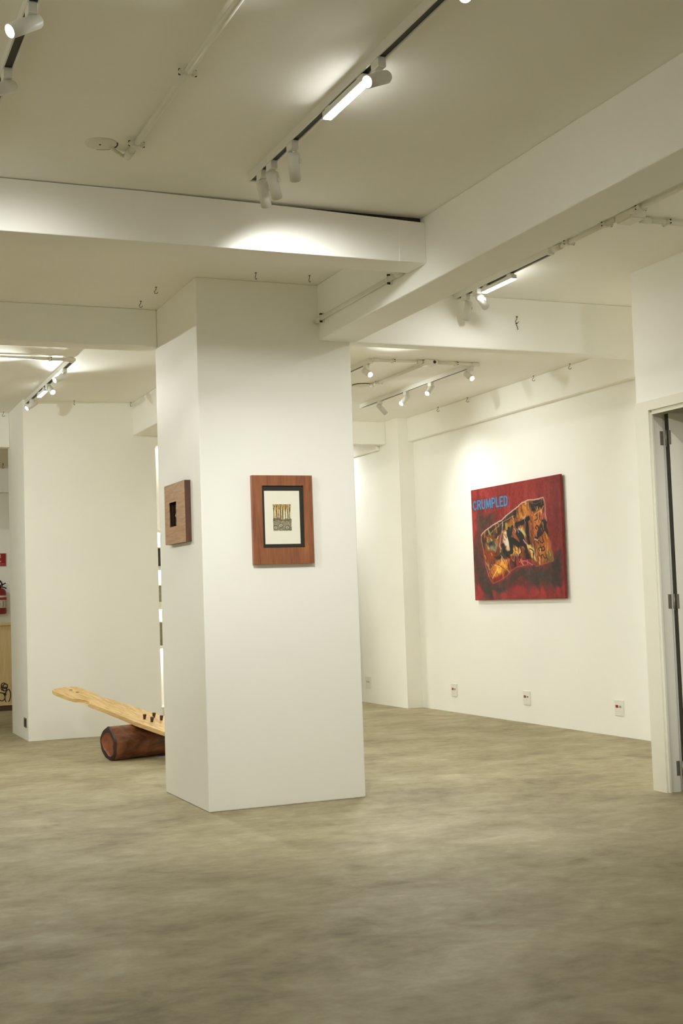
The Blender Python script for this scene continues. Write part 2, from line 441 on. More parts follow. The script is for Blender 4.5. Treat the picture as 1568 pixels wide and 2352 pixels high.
def spotlight(x, y, aim, label, w=1.0, ang=64, blend=.75, off=(0, 0), zb=2.888):
    org = Vector((x, y, H-.035))
    t = thing('track_spotlight', label, 'spotlight', org, 'white cylinder track spotlights')
    a = bpy.data.objects.new('adapter', ADAPTER); C.objects.link(a); a.parent = t
    aim = Vector(aim).normalized()
    B = Vector((x+off[0], y+off[1], zb))
    q = Vector((0, 0, -1)).rotation_difference(aim)
    side = aim.cross(Vector((0, 0, 1))).normalized()
    piv = B + aim*.035 + side*(RH+.003)
    obj('arm', MB().tube([org+Vector((0, 0, -.026)), org+Vector((0, 0, -.034))+side*.006, org*.35+piv*.65+side*.004+Vector((0,0,.004)), piv], .0055, 10)
        .cyl(piv-side*.004, piv+side*.005, .010, n=14), WHITE, t, org)
    h = bpy.data.objects.new('lamp_housing', HOUSING); C.objects.link(h); h.parent = t
    h.location = B-org; h.rotation_mode = 'QUATERNION'; h.rotation_quaternion = q
    l = bpy.data.objects.new('lens', LENSM if w > 0 else LENSO); C.objects.link(l); l.parent = h
    if w > 0: l['label'] = 'glowing lamp lens'
    if w > 0:
        s = bpy.data.objects.new('lamp', spot_data(SPOT_W*w, ang, blend)); C.objects.link(s); s.parent = t
        s.location = B + aim*(LH+.004) - org; s.rotation_mode = 'QUATERNION'; s.rotation_quaternion = q
    return t
AW = dict(ang=112, blend=1.0)     # the flood lamps
spotlight(T1, 4.965, (.40, .60, -.70), 'dim white spotlight last on the long track before the pillar, aimed at it', LW['a1'], 114, .95, (-.005, 0))
spotlight(T1, 4.845, (.42, .54, -.735), 'brightly lit white spotlight second from the pillar end of the long track', LW['a2'], 114, .95, (-.005, 0))
spotlight(T1, 4.605, (.33, .64, -.74), 'grey shaded white spotlight between linear lamp and pillar on the long track', LW['a3'], 78, .9, (0, 0))
spotlight(T1, 3.79, (-.83, -.38, -.41), 'glaring white spotlight overlapping the near end of the long linear lamp', LW['a4'], 88, 1.0, (.03, 0), 2.878)
spotlight(T1, 3.22, (-.48, -.71, -.51), 'glaring white spotlight cut by the top edge of the photo', LW['a5'], 88, 1.0, (.03, 0), 2.91)
spotlight(T0, 3.76, (-.796, -.30, -.526), 'tilted white spotlight with a bright oval face in the upper left corner', LW['b1'], off=(.02, 0), **AW)
spotlight(T0, 4.257, (-.818, -.416, -.40), 'dim white spotlight half out of frame below the upper left corner lamp', LW['b2'], off=(.02, 0), zb=2.88, **AW)
spotlight(T2, 6.71, (.10, .62, -.78), 'shaded white spotlight last on the short track beside the main beam', LW['c1'], off=(.02, 0), zb=2.885, **AW)
spotlight(T2, 6.57, (.717, .593, -.362), 'bright sided white spotlight beside the linear lamp under the main beam', LW['c2'], off=(0, -.02), zb=2.882, **AW)
spotlight(T3, 9.62, (-.82, -.36, -.44), 'grey backed white spotlight first on the left back bay track', LW['d1'], off=(.01, 0), zb=2.88, **AW)
spotlight(T3, 10.33, (.10, -.86, -.50), 'white spotlight pointing down right amid the left back bay track', LW['d2'], off=(.012, 0), zb=2.905, **AW)
spotlight(T3, 11.11, (-.78, -.30, -.54), 'blazing white spotlight last on the left back bay track', LW['d3'], off=(.04, 0), zb=2.905, **AW)
spotlight(T4, 8.97, (.06, -.89, -.445), 'glaring white spotlight hanging just right of the pillar top', LW['e1'], off=(-.02, 0), zb=2.882, **AW)
spotlight(T4, 10.7, (.62, .62, -.48), 'added white fill spotlight hidden behind the pillar aimed down the far wall', LW['e2'], 112, 1.0)  # lamp added out of view to brighten the far wall
spotlight(T5, 8.92, (.02, -.86, -.507), 'glaring white spotlight nearest the right end of the painting wall track', LW['f1'], off=(-.04, 0), zb=2.881, **AW)
spotlight(T5, 9.615, (-.67, -.41, -.616), 'tilted white spotlight second on the painting wall track', LW['f2'], off=(.015, 0), zb=2.893, **AW)
spotlight(T5, 10.10, (-.72, -.23, -.658), 'tilted white spotlight third on the painting wall track', LW['f3'], off=(.018, 0), zb=2.888, **AW)
spotlight(T5, 10.65, (.66, -.08, -.74), 'unlit looking white spotlight last on the painting wall track, aimed at the painting', LW['f4'], 84, 1.0, (-.02, 0), 2.895)
spotlight(T4, 9.7, (.80, .0, -.6), 'added white fill spotlight hidden behind the pillar aimed at the left half of the painting wall', LW['g1'], 112, 1.0)  # unseen lamp added to brighten the painting wall
spotlight(T4, 10.2, (.72, -.35, -.6), 'added white fill spotlight hidden behind the pillar aimed at the right half of the painting wall', LW['g2'], 112, 1.0)  # second unseen lamp added for the painting wall
# unseen lamps of the same kind; those labelled fill are added for brightness
track(-.9, 7.95, 11.6, 'white light track outside the frame in the left back bay')
track(-.9, 2.8, 5.2, 'white light track outside the frame in the left front bay')
track(T2, .5, 2.5, 'added white light track for fill lamps outside the frame beside the main beam')
track(4.95, 12.9, 15.9, 'added white light track for fill lamps in the far room behind the pillar')  # track and its two lamps added to light the far room
track(.5, 13.6, 15.0, 'added white light track for a fill lamp over the lobby counter')  # track and its lamp added to light the lobby
spotlight(-.9, 5.0, (2.95, 2.35, -1.1), 'white spotlight outside the frame aimed at the left side of the pillar', LW['o1'], 40, .8)
spotlight(T1, 2.8, (2.65, 3.2, -1.75), 'white spotlight outside the frame aimed at the door casing', LW['o2'], 30, .9)
spotlight(T0, 2.2, (-.2, .75, -.60), 'added white fill spotlight outside the frame aimed over the near floor', LW['o3'], 112, 1.0)
spotlight(-.9, 4.5, (.45, .70, -.50), 'white spotlight outside the frame aimed at the left part of the cross beam', LW['o10'], 104, 1.0)
spotlight(T0, 4.72, (.22, .72, -.66), 'white spotlight outside the frame aimed under the left part of the cross beam', LW['o11'], 106, 1.0)
spotlight(-.9, 9.0, (.62, .62, -.48), 'white spotlight outside the frame aimed at the left block wall', LW['o4'], 112, 1.0)
spotlight(-.9, 10.4, (.75, -.45, -.48), 'added white fill spotlight outside the frame aimed across the left back bay', LW['o5'], 112, 1.0)
spotlight(T2, 2.2, (.30, .88, -.38), 'added white fill spotlight outside the frame aimed along the right bay', LW['o6'], 72, 1.0)
spotlight(T2, 1.4, (.35, .85, -.40), 'added white fill spotlight outside the frame aimed at the far part of the right bay', LW['g3'], 70, 1.0)
spotlight(4.95, 13.6, (.7, -.25, -.66), 'added white fill spotlight in the far room aimed at the wall beyond the pier', LW['o7'], 112, 1.0)
spotlight(4.95, 14.6, (-.3, -.75, -.58), 'added white fill spotlight in the far room aimed back at the shelf unit', LW['o8'], 112, 1.0)
spotlight(.5, 14.0, (.4, .6, -.68), 'added white fill spotlight over the lobby counter', LW['o9'], 112, 1.0)

def linear(x, y0, y1, label, w, drop=.03, tube_h=.028, half=.017, ax=(-1, 1)):
    org = Vector((x, (y0+y1)/2, H-.035))
    t = thing('linear_track_light', label, 'linear lamp', org, 'linear track lamps')
    for y in (y0+.04, y1-.04):
        obj('adapter', MB().box(x-.015, x+.015, y-.022, y+.022, H-.0355-drop, H-.0355, bevel=.003), WHITE, t, org)
    z1 = H-.035-drop
    obj('lamp_housing', MB().box(x-half, x+half, y0, y1, z1-.010-tube_h*.78, z1, bevel=.002), WHITE, t, org)
    g = obj('light_tube', MB().box(x-half+.001, x+half-.001, y0+.004, y1-.004, z1-.010-tube_h, z1-.0105-tube_h*.78, bevel=.003), emis('light_tube_glow', (1.0, .995, .95), BAR_E*w), t, org)
    g['label'] = 'glowing white diffuser'
    return t
linear(T1, 3.88, 4.25, 'long blazing linear lamp on the track in front of the pillar', LW['p1'], .006, .018)
linear(T2, 6.14, 6.49, 'linear lamp glowing beside the main beam in the right bay', LW['p2'], .014, .016)
linear(T3, 10.42, 10.74, 'small glaring linear lamp on the left back bay track', LW['p3'], .012, .018)

# ------------------------------------------------------------------ hooks
def hook(x, y, z, label, face=0.0, s=1.0, wall=False, down=1):
    org = (x, y, z)
    t = thing('ceiling_hook', label, 'hook', org, 'screw hooks')
    pts = [(0, 0, .004), (0, 0, -.010)] + [(-.001, 0, -.014), (-.004, 0, -.019)]
    cz, r = -.029, .0095
    for k in range(11):
        a_ = math.radians(130 + k*23)
        pts.append((r*math.cos(a_)-.001, 0, cz + r*math.sin(a_)))
    ca, sa = math.cos(face), math.sin(face)
    P = [(x+(p[0]*ca)*s, y+(p[0]*sa)*s, z+p[2]*s) for p in pts]
    obj('hook_wire', MB().tube(P, .0017*s, 8), STEEL, t, org)
    obj('hook_flange', MB().cyl((x, y, z-.003*s), (x, y, z+.002), .0058*s, n=12), STEEL, t, org)
    return t
FC = yaw
hook(2.347, 6.66, H, 'steel hook in the ceiling before the pillar face, left of two', FC+1.2)
hook(2.66, 6.64, H, 'steel hook in the ceiling before the pillar face nearest the main beam', FC+1.2)
hook(1.90, 7.12, H, 'steel hook in the ceiling nearest the pillar left side', FC)
hook(1.90, 7.48, H, 'steel hook in the ceiling close to the left back beam', FC)
hook(4.113, 6.832, 2.845, 'steel hook on the beam face under the right bay lamps', FC)
hook(5.735, 8.74, H, 'steel hook above the painting wall closest to the door wall', FC, 1.15)
hook(5.742, 9.31, H, 'steel hook above the right half of the red painting', FC, 1.15)
hook(5.745, 10.49, H, 'steel hook above the left edge of the red painting', FC, 1.15)
hook(5.745, 11.09, H, 'steel hook above the painting wall closest to the far beam', FC, 1.15)
hook(2.761, 11.32, H, 'steel hook at the top of the left block wall near the beam', FC+1.3)
hook(2.253, 11.32, H, 'steel hook at the top of the left block wall near the glaring lamp', FC+1.4)
hook(1.75, 12.09, H, 'steel hook at the left edge of the photo before the far beam', FC, 1.15)
hook(1.912, 13.29, 2.609, 'steel hook on the wall above the lobby opening', FC, 1.1)
org = (4.111, 6.8364, 2.785)
t = thing('wire_anchor', 'twisted wire anchor on the beam face below the hook', 'anchor', org)
obj('anchor_wire', MB().tube([(4.108, 6.830, 2.795), (4.104, 6.826, 2.788), (4.113, 6.826, 2.782), (4.107, 6.826, 2.776), (4.114, 6.826, 2.770), (4.110, 6.826, 2.762)], .0022, 8), STEEL, t, org)
obj('anchor_screw', MB().cyl((4.108, 6.8365, 2.803), (4.108, 6.829, 2.803), .0045, n=10), STEEL, t, org)

# ------------------------------------------------------------------ outlets
def outlet(y, z, label, w=.116, h=.122):
    x = 5.83; org = (x, y, z)
    t = thing('wall_outlet', label, 'outlet', org, 'outlets with a red socket')
    obj('plate', MB().box(x-.009, x, y-w/2, y+w/2, z-h/2, z+h/2, bevel=.003), PLATE, t, org)
    o = obj('socket', MB().box(x-.0115, x-.008, y+.006, y+.040, z+.0, z+.021, bevel=.001), RED, t, org); o['label'] = 'red socket module'
    o = obj('switch', MB().box(x-.0112, x-.008, y-.032, y-.008, z+.002, z+.018, bevel=.001), GREY, t, org); o['label'] = 'grey switch module'
outlet(11.137, .213, 'white outlet plate low on the wall, nearest the far corner')
outlet(9.788, .217, 'white outlet plate low on the wall under the red painting')
outlet(8.413, .221, 'white outlet plate low on the wall, nearest the door wall')
x, y, z = 5.66, 12.80, .219; org = (x, y, z)
t = thing('wall_outlet', 'white outlet plate with two grey holes beside the pillar edge', 'outlet', org)
obj('plate', MB().box(x-.009, x, y-.068, y+.068, z-.063, z+.063, bevel=.003), PLATE, t, org)
for dy_ in (.022, -.022):
    obj('socket', MB().cyl((x-.0105, y+dy_, z+.005), (x-.008, y+dy_, z+.005), .011, n=16), GREY, t, org)
x, y, z = 1.808, 11.492, .151; org = (x, y, z)
t = thing('wall_outlet', 'dark grey outlet plate low on the side of the left block wall', 'outlet', org)
obj('plate', MB().box(x-.008, x, y-.058, y+.058, z-.04, z+.04, bevel=.002), DPLATE, t, org)
obj('socket', MB().box(x-.011, x-.007, y-.05, y-.012, z-.03, z+.03, bevel=.001), BLACK, t, org)

# ------------------------------------------------------------------ painter (pictures as pigment on their own surface)
class Paint:
    def __init__(s, w, h, base, seed=1):
        s.w, s.h = w, h; s.rng = np.random.RandomState(seed)
        s.img = np.ones((h, w, 3))*np.array(base, float)
        yy, xx = np.mgrid[0:h, 0:w]; s.u = (xx+.5)/w; s.v = (yy+.5)/h
    def noise(s, nx, ny):
        g = s.rng.rand(ny+1, nx+1); fx = s.u*nx; fy = s.v*ny
        ix = np.clip(fx.astype(int), 0, nx-1); iy = np.clip(fy.astype(int), 0, ny-1); tx = fx-ix; ty = fy-iy
        tx = tx*tx*(3-2*tx); ty = ty*ty*(3-2*ty)
        return (g[iy, ix]*(1-tx)*(1-ty)+g[iy, ix+1]*tx*(1-ty)+g[iy+1, ix]*(1-tx)*ty+g[iy+1, ix+1]*tx*ty)-.5
    def mix(s, m, col):
        m = np.clip(m, 0, 1)[..., None]; s.img = s.img*(1-m)+np.array(col, float)*m
    def vary(s, m, amp, nx, ny):
        s.img = s.img + (np.clip(m, 0, 1)*s.noise(nx, ny)*2*amp)[..., None]
    def polymask(s, pts, soft=.004, jit=0.0):
        u, v = s.u, s.v
        if jit > 0: u = u + s.noise(26, 22)*jit; v = v + s.noise(26, 22)*jit
        ins = np.zeros(u.shape, bool); d = np.full(u.shape, 9.0)
        k = len(pts)
        for i in range(k):
            (x0, y0), (x1, y1) = pts[i], pts[(i+1) % k]
            cnd = ((y0 > v) != (y1 > v))
            with np.errstate(divide='ignore', invalid='ignore'):
                xi = (x1-x0)*(v-y0)/((y1-y0) if abs(y1-y0) > 1e-9 else 1e-9)+x0
            ins ^= cnd & (u < xi)
            d = np.minimum(d, s.segd(u, v, x0, y0, x1, y1))
        sd = np.where(ins, d, -d)
        return np.clip(sd/soft*.5+.5, 0, 1)
    @staticmethod
    def segd(u, v, x0, y0, x1, y1):
        dx, dy = x1-x0, y1-y0; L = dx*dx+dy*dy+1e-12
        t = np.clip(((u-x0)*dx+(v-y0)*dy)/L, 0, 1)
        return np.hypot(u-x0-t*dx, v-y0-t*dy)
    def poly(s, pts, col, soft=.008, jit=.02, a=1.0, amp=0.0, n=(14, 12)):
        m = s.polymask(pts, soft, jit)*a; s.mix(m, col)
        if amp: s.vary(m, amp, *n)
    def stroke(s, pts, wd, col, soft=.004, jit=.006, a=1.0):
        u, v = s.u, s.v
        if jit > 0: u = u+s.noise(40, 34)*jit; v = v+s.noise(40, 34)*jit
        d = np.full(u.shape, 9.0)
        for (x0, y0), (x1, y1) in zip(pts, pts[1:]): d = np.minimum(d, s.segd(u, v, x0, y0, x1, y1))
        s.mix(np.clip((wd/2-d)/soft+.5, 0, 1)*a, col)
    def ell(s, c, r, col, soft=.3, a=1.0, jit=.02):
        u = s.u+s.noise(20, 16)*jit; v = s.v+s.noise(20, 16)*jit
        q = np.hypot((u-c[0])/r[0], (v-c[1])/r[1]); s.mix(np.clip((1-q)/soft, 0, 1)*a, col)
    def build(s, name, o, du, dv, nrm, m, parent, org):
        """grid mesh spanning o, o+du (right), o+dv (down); colours stored per vertex"""
        o, du, dv = Vector(o)-Vector(org), Vector(du), Vector(dv)
        h, w = s.h, s.w
        uu = np.linspace(0, 1, w); vv = np.linspace(0, 1, h)
        G = (np.array(o)[None, None]+uu[None, :, None]*np.array(du)+vv[:, None, None]*np.array(dv)).reshape(-1, 3)
        idx = np.arange(h*w).reshape(h, w)
        fs = np.stack([idx[:-1, :-1], idx[1:, :-1], idx[1:, 1:], idx[:-1, 1:]], -1).reshape(-1, 4)
        me = bpy.data.meshes.new(name)
        me.vertices.add(h*w); me.vertices.foreach_set('co', G.ravel())
        me.loops.add(fs.size); me.loops.foreach_set('vertex_index', fs.ravel().astype(np.int32))
        me.polygons.add(len(fs)); me.polygons.foreach_set('loop_start', (np.arange(len(fs))*4).astype(np.int32))
        me.update(); me.validate()
        c = np.clip(s.img/255., 0, 1); c = np.where(c <= .04045, c/12.92, ((c+.055)/1.055)**2.4)
        at = me.color_attributes.new('paint', 'FLOAT_COLOR', 'POINT')
        at.data.foreach_set('color', np.concatenate([c, np.ones((h, w, 1))], -1).astype(np.float32).ravel())
        me.materials.append(m)
        ob = bpy.data.objects.new(name, me); C.objects.link(ob); ob.parent = parent
        return ob
def homography(src):
    """source quad (TL,TR,BR,BL) -> unit square"""
    A = []; dst = [(0, 0), (1, 0), (1, 1), (0, 1)]
    for (x, y), (u, v) in zip(src, dst):
        A.append([x, y, 1, 0, 0, 0, -u*x, -u*y, u]); A.append([0, 0, 0, x, y, 1, -v*x, -v*y, v])
    A = np.array(A, float); h = np.linalg.solve(A[:, :8], A[:, 8]); return np.append(h, 1).reshape(3, 3)
def mapper(Hm):
    def f(p):
        q = Hm @ np.array([p[0], p[1], 1.0]); return (q[0]/q[2], q[1]/q[2])
    return f

# ------------------------------------------------------------------ the red painting
PX, PY0, PY1, PZ0, PZ1 = 5.79, 10.58, 9.047, 1.073, 2.100
org = (5.83, (PY0+PY1)/2, (PZ0+PZ1)/2)
paint_root = thing('painting', 'large red canvas painting of a crumpled wrapper on the right wall', 'painting', org)
CANVAS = plain('canvas_red', rgb(132, 34, 30), .6, 0, .15, 12)
obj('canvas', MB().box(PX, PX+.022, PY1, PY0, PZ0, PZ1, bevel=.004), CANVAS, paint_root, org)
obj('stretcher', MB().box(PX+.022, 5.8295, PY1+.06, PY0-.06, PZ0+.06, PZ1-.06), wood('stretcher_pine', [(.3, rgb(170, 140, 96)), (.7, rgb(196, 166, 120))]), paint_root, org)
mp_ = mapper(homography([(218, 345), (1283, 150), (1362, 1635), (262, 1667)]))
def Q(*pts): return [mp_(p) for p in pts]
P = Paint(560, 380, (134, 34, 30), 5)
P.vary(np.ones(P.u.shape), 16, 22, 5); P.vary(np.ones(P.u.shape), 9, 70, 20)
for x_, c_, a_ in ((.80, (118, 34, 30), .6), (.93, (104, 32, 30), .7), (.55, (146, 44, 38), .5), (.30, (122, 36, 32), .5), (.67, (150, 42, 36), .5)):
    P.poly([(x_-.05, .0), (x_+.05, .0), (x_+.06, .75), (x_-.04, .8)], c_, .05, .05, a_)
P.poly(Q((235, 600), (300, 640), (290, 800), (250, 960), (235, 900)), (172, 44, 44), .03, .03, .8)
P.poly(Q((300, 640), (480, 600), (500, 760), (430, 820), (340, 890), (330, 1000), (380, 1200), (430, 1420), (480, 1600), (360, 1620), (300, 1400), (245, 1250), (240, 980), (290, 800)), (66, 42, 34), .05, .06, .92, 8)
P.poly(Q((240, 1050), (330, 1050), (380, 1300), (440, 1500), (420, 1650), (265, 1500)), (72, 38, 34), .05, .06, .8, 8)
P.poly(Q((340, 1300), (470, 1480), (620, 1400), (760, 1270), (900, 1240), (1180, 1240), (1250, 1110), (1295, 1080), (1310, 1460), (1160, 1510), (900, 1500), (840, 1430), (700, 1460), (640, 1570), (500, 1650), (420, 1650)), (56, 42, 36), .05, .06, .95, 8)
P.poly(Q((1225, 1150), (1290, 1085), (1310, 1470), (1240, 1480)), (44, 30, 30), .03, .04, .9)
for cx_, cy_, rx_, ry_ in ((785, 1560, 100, 105), (990, 1565, 48, 92), (1105, 1560, 38, 75), (1290, 1560, 42, 95), (612, 1605, 45, 62), (320, 1570, 52, 90), (500, 1585, 40, 60)):
    c0 = mp_((cx_, cy_)); r0 = (mp_((cx_+rx_, cy_))[0]-c0[0], mp_((cx_, cy_+ry_))[1]-c0[1])
    P.ell(c0, r0, (150+P.rng.randint(-12, 14), 40, 42), .45, .95, .05)
# wrapper
OUT = [(340, 880), (360, 850), (420, 800), (480, 755), (540, 720), (600, 690), (640, 645), (740, 570), (830, 490), (900, 458), (1000, 450), (1090, 425), (1105, 470), (1115, 620), (1130, 700), (1160, 900), (1190, 1050), (1215, 1175), (1110, 1220), (1000, 1245), (900, 1225), (760, 1262), (700, 1312), (620, 1390), (480, 1465), (430, 1370), (395, 1250), (380, 1150), (360, 1020), (345, 950)]
P.poly(Q(*OUT), (128, 74, 42), .006, .012, 1, 18, (18, 14))
P.poly(Q((345, 890), (420, 805), (540, 722), (640, 655), (745, 570), (752, 640), (690, 700), (610, 770), (560, 860), (480, 870), (420, 900), (380, 1080), (355, 1000)), (62, 48, 36), .012, .03, .95, 12)
P.poly(Q((400, 1050), (470, 1030), (520, 1110), (480, 1190), (420, 1240), (390, 1160)), (142, 78, 44), .02, .03, .9, 14)
P.poly(Q((925, 478), (1085, 440), (1110, 500), (1080, 560), (1030, 610), (960, 590), (930, 530)), (42, 32, 28), .01, .02, 1, 6)
P.poly(Q((755, 600), (850, 500), (915, 540), (925, 620), (880, 690), (790, 690)), (188, 132, 62), .02, .03, .95, 20)
P.poly(Q((640, 720), (740, 690), (760, 760), (700, 800), (690, 900), (650, 840)), (166, 122, 56), .015, .03, .9, 18)
P.poly(Q((945, 625), (1060, 560), (1112, 640), (1150, 850), (1212, 1165), (1030, 1200), (985, 950)), (176, 108, 48), .015, .02, .95, 16, (30, 8))
P.poly(Q((1080, 690), (1125, 680), (1150, 900), (1100, 850), (1000, 945), (985, 900), (1045, 780)), (48, 30, 32), .008, .02, .95)
P.poly(Q((1050, 610), (1115, 600), (1122, 670), (1070, 690)), (176, 96, 100), .01, .02, .8)
P.poly(Q((1145, 1060), (1195, 1070), (1212, 1170), (1120, 1200)), (118, 100, 56), .01, .02, .9, 10)
# red folds along the bottom
P.poly(Q((760, 1130), (930, 1140), (1000, 1215), (900, 1230), (760, 1265), (745, 1180)), (136, 48, 44), .015, .03, .95, 14)
P.poly(Q((650, 1140), (745, 1130), (770, 1250), (700, 1312), (650, 1260)), (104, 44, 38), .01, .03, .95, 12)
P.poly(Q((430, 1350), (620, 1330), (640, 1390), (480, 1465)), (140, 52, 40), .01, .03, .95, 12)
P.poly(Q((430, 1250), (500, 1190), (640, 1140), (690, 1160), (640, 1330), (480, 1400), (440, 1340)), (178, 108, 44), .015, .03, .95, 22)
P.poly(Q((520, 1230), (600, 1190), (650, 1260), (560, 1350), (500, 1360)), (222, 168, 72), .015, .03, .9, 20)
P.poly(Q((420, 1240), (500, 1170), (520, 1200), (440, 1290)), (70, 46, 36), .012, .02, .8)
# pale folds
P.poly(Q((605, 835), (640, 820), (690, 960), (700, 1060), (650, 1065), (600, 960)), (206, 190, 172), .01, .02, .95, 18)
P.poly(Q((770, 790), (850, 770), (880, 860), (875, 930), (845, 950), (830, 860), (790, 850)), (176, 164, 112), .012, .03, .95, 18)
P.poly(Q((850, 930), (920, 970), (975, 1040), (1003, 1190), (950, 1205), (925, 1080)), (206, 184, 116), .012, .03, .95, 18)
P.poly(Q((690, 1050), (780, 990), (830, 1060), (820, 1110), (740, 1100), (700, 1140)), (214, 172, 84), .012, .03, .95, 20)
P.poly(Q((410, 930), (500, 925), (545, 1000), (520, 1060), (430, 1050)), (134, 142, 122), .015, .03, .9, 26, (30, 26))
P.poly(Q((420, 960), (480, 950), (500, 1010), (440, 1010)), (40, 44, 38), .01, .02, .9)
P.poly(Q((540, 1060), (640, 1060), (660, 1130), (560, 1130)), (66, 78, 66), .015, .03, .8, 18)
P.poly(Q((490, 1130), (640, 1125), (700, 1150), (540, 1170)), (46, 34, 30), .01, .02, .9)
# short brush marks over the whole wrapper
inw = P.polymask(Q(*OUT), .01, 0)
pal = [(196, 140, 66), (140, 78, 40), (62, 40, 30), (222, 184, 104), (40, 30, 28), (158, 88, 52), (206, 184, 166), (92, 48, 38), (236, 204, 130), (130, 46, 42), (52, 36, 30), (74, 60, 40)]
done = 0; before = P.img.copy()
while done < 300:
    x_, y_ = P.rng.rand(), P.rng.rand()
    if inw[min(int(y_*P.h), P.h-1), min(int(x_*P.w), P.w-1)] < .9: continue
    an = P.rng.normal(1.25, .35); ln = .010+.028*P.rng.rand()
    P.stroke([(x_-ln*math.cos(an)*.7, y_-ln*math.sin(an)), (x_+ln*math.cos(an)*.7, y_+ln*math.sin(an))], .004+.009*P.rng.rand(), pal[P.rng.randint(len(pal))], .006, .012, .35+.35*P.rng.rand())
    done += 1
P.img = before*(1-inw[..., None])+P.img*inw[..., None]
# black lettering on the wrapper, broken by the folds
ST = lambda pts, w_, c_=(30, 24, 24), **k: (P.stroke(Q(*pts), w_*.92, c_, .008, .014, .95), P.stroke(Q(*pts), w_*.5, c_, .005, .01, .9))
ST([(665, 800), (690, 930), (712, 1070)], .042); ST([(715, 765), (700, 880)], .022); ST([(705, 930), (785, 985)], .05)
ST([(765, 745), (840, 720), (912, 668)], .040); ST([(888, 690), (898, 820), (920, 970)], .036)
ST([(790, 850), (830, 910), (840, 965)], .060); ST([(858, 960), (885, 1060), (905, 1140)], .042, (52, 30, 36))
ST([(598, 990), (620, 1070), (655, 1112), (688, 1090)], .036); ST([(770, 745), (775, 800)], .022)
ST([(520, 900), (590, 800), (620, 770)], .03, (70, 42, 44)); ST([(745, 590), (740, 640)], .04, (46, 36, 32))
ST([(760, 1140), (745, 1200), (755, 1250)], .018, (52, 30, 30)); ST([(800, 1000), (830, 1060), (810, 1110)], .007); ST([(930, 1040), (975, 1070)], .007)
# highlights along the edge and creases
for pts, w_, c_, a_ in (
    (OUT[:12], .010, (206, 182, 176), .85), (OUT[11:15], .009, (196, 150, 158), .8), (OUT[15:20], .006, (160, 104, 90), .6),
    (OUT[20:26], .008, (176, 84, 84), .7), (OUT[25:]+OUT[:1], .007, (176, 150, 140), .7),
    ([(420, 880), (600, 720), (740, 640)], .006, (188, 160, 130), .7), ([(545, 890), (535, 920)], .008, (210, 200, 195), .9),
    ([(600, 720), (590, 850), (560, 1000), (580, 1040)], .010, (176, 166, 160), .7), ([(430, 1230), (440, 1330), (480, 1400)], .006, (190, 120, 120), .8),
    ([(800, 1195), (880, 1180), (930, 1215), (960, 1230)], .010, (190, 104, 128), .85), ([(480, 1395), (540, 1270)], .007, (240, 206, 130), .9),
    ([(540, 1230), (620, 1280)], .005, (90, 50, 30), .9), ([(930, 520), (960, 620), (985, 900)], .008, (150, 86, 76), .7),
    ([(980, 630), (1060, 580), (1095, 520)], .008, (196, 150, 110), .8), ([(940, 490), (1000, 500), (1060, 470)], .005, (130, 110, 104), .7),
    ([(770, 800), (790, 840)], .012, (190, 140, 190), .7), ([(850, 930), (880, 970)], .010, (214, 160, 200), .8), ([(880, 620), (870, 680)], .012, (206, 140, 160), .7),
    ([(430, 830), (450, 870)], .02, (140, 140, 84), .8), ([(640, 740), (650, 800)], .022, (150, 144, 70), .9), ([(990, 920), (1040, 940)], .012, (220, 170, 160), .8),
    ([(1015, 960), (1020, 1180)], .004, (150, 80, 40), .6)):
    P.stroke(Q(*pts), w_, c_, a=a_)
before = P.img.copy()
hl = P.rng
for _ in range(22):
    x_, y_ = hl.rand(), hl.rand()
    if inw[min(int(y_*P.h), P.h-1), min(int(x_*P.w), P.w-1)] < .9: continue
    an = hl.normal(1.2, .3); ln = .015+.035*hl.rand()
    P.stroke([(x_-ln*math.cos(an), y_-ln*math.sin(an)), (x_+ln*math.cos(an), y_+ln*math.sin(an))], .004, (228, 210, 188), .004, .008, .65)
P.img = before*(1-inw[..., None])+P.img*inw[..., None]
P.img[inw > .5] = np.clip((P.img[inw > .5]-96)*1.18+84, 8, 250)
# the digits down the right flap
D = (30, 18, 16)
for pts in ([(1068, 1150), (1062, 1120), (1085, 1105), (1098, 1130), (1112, 1150), (1130, 1140), (1126, 1105)],
            [(1045, 1060), (1038, 1030), (1060, 1018), (1075, 1035), (1070, 1060), (1095, 1062), (1110, 1040), (1100, 1012), (1072, 1016)],
            [(1038, 970), (1022, 955), (1035, 935), (1060, 950), (1075, 968), (1092, 955), (1090, 930)],
            [(1010, 800), (996, 785), (1008, 760), (1030, 765), (1036, 790)], [(1050, 880), (1070, 870), (1082, 845)],
            [(985, 695), (1010, 690), (1020, 665)]):
    P.stroke(Q(*pts), .009, D, .003, .002)
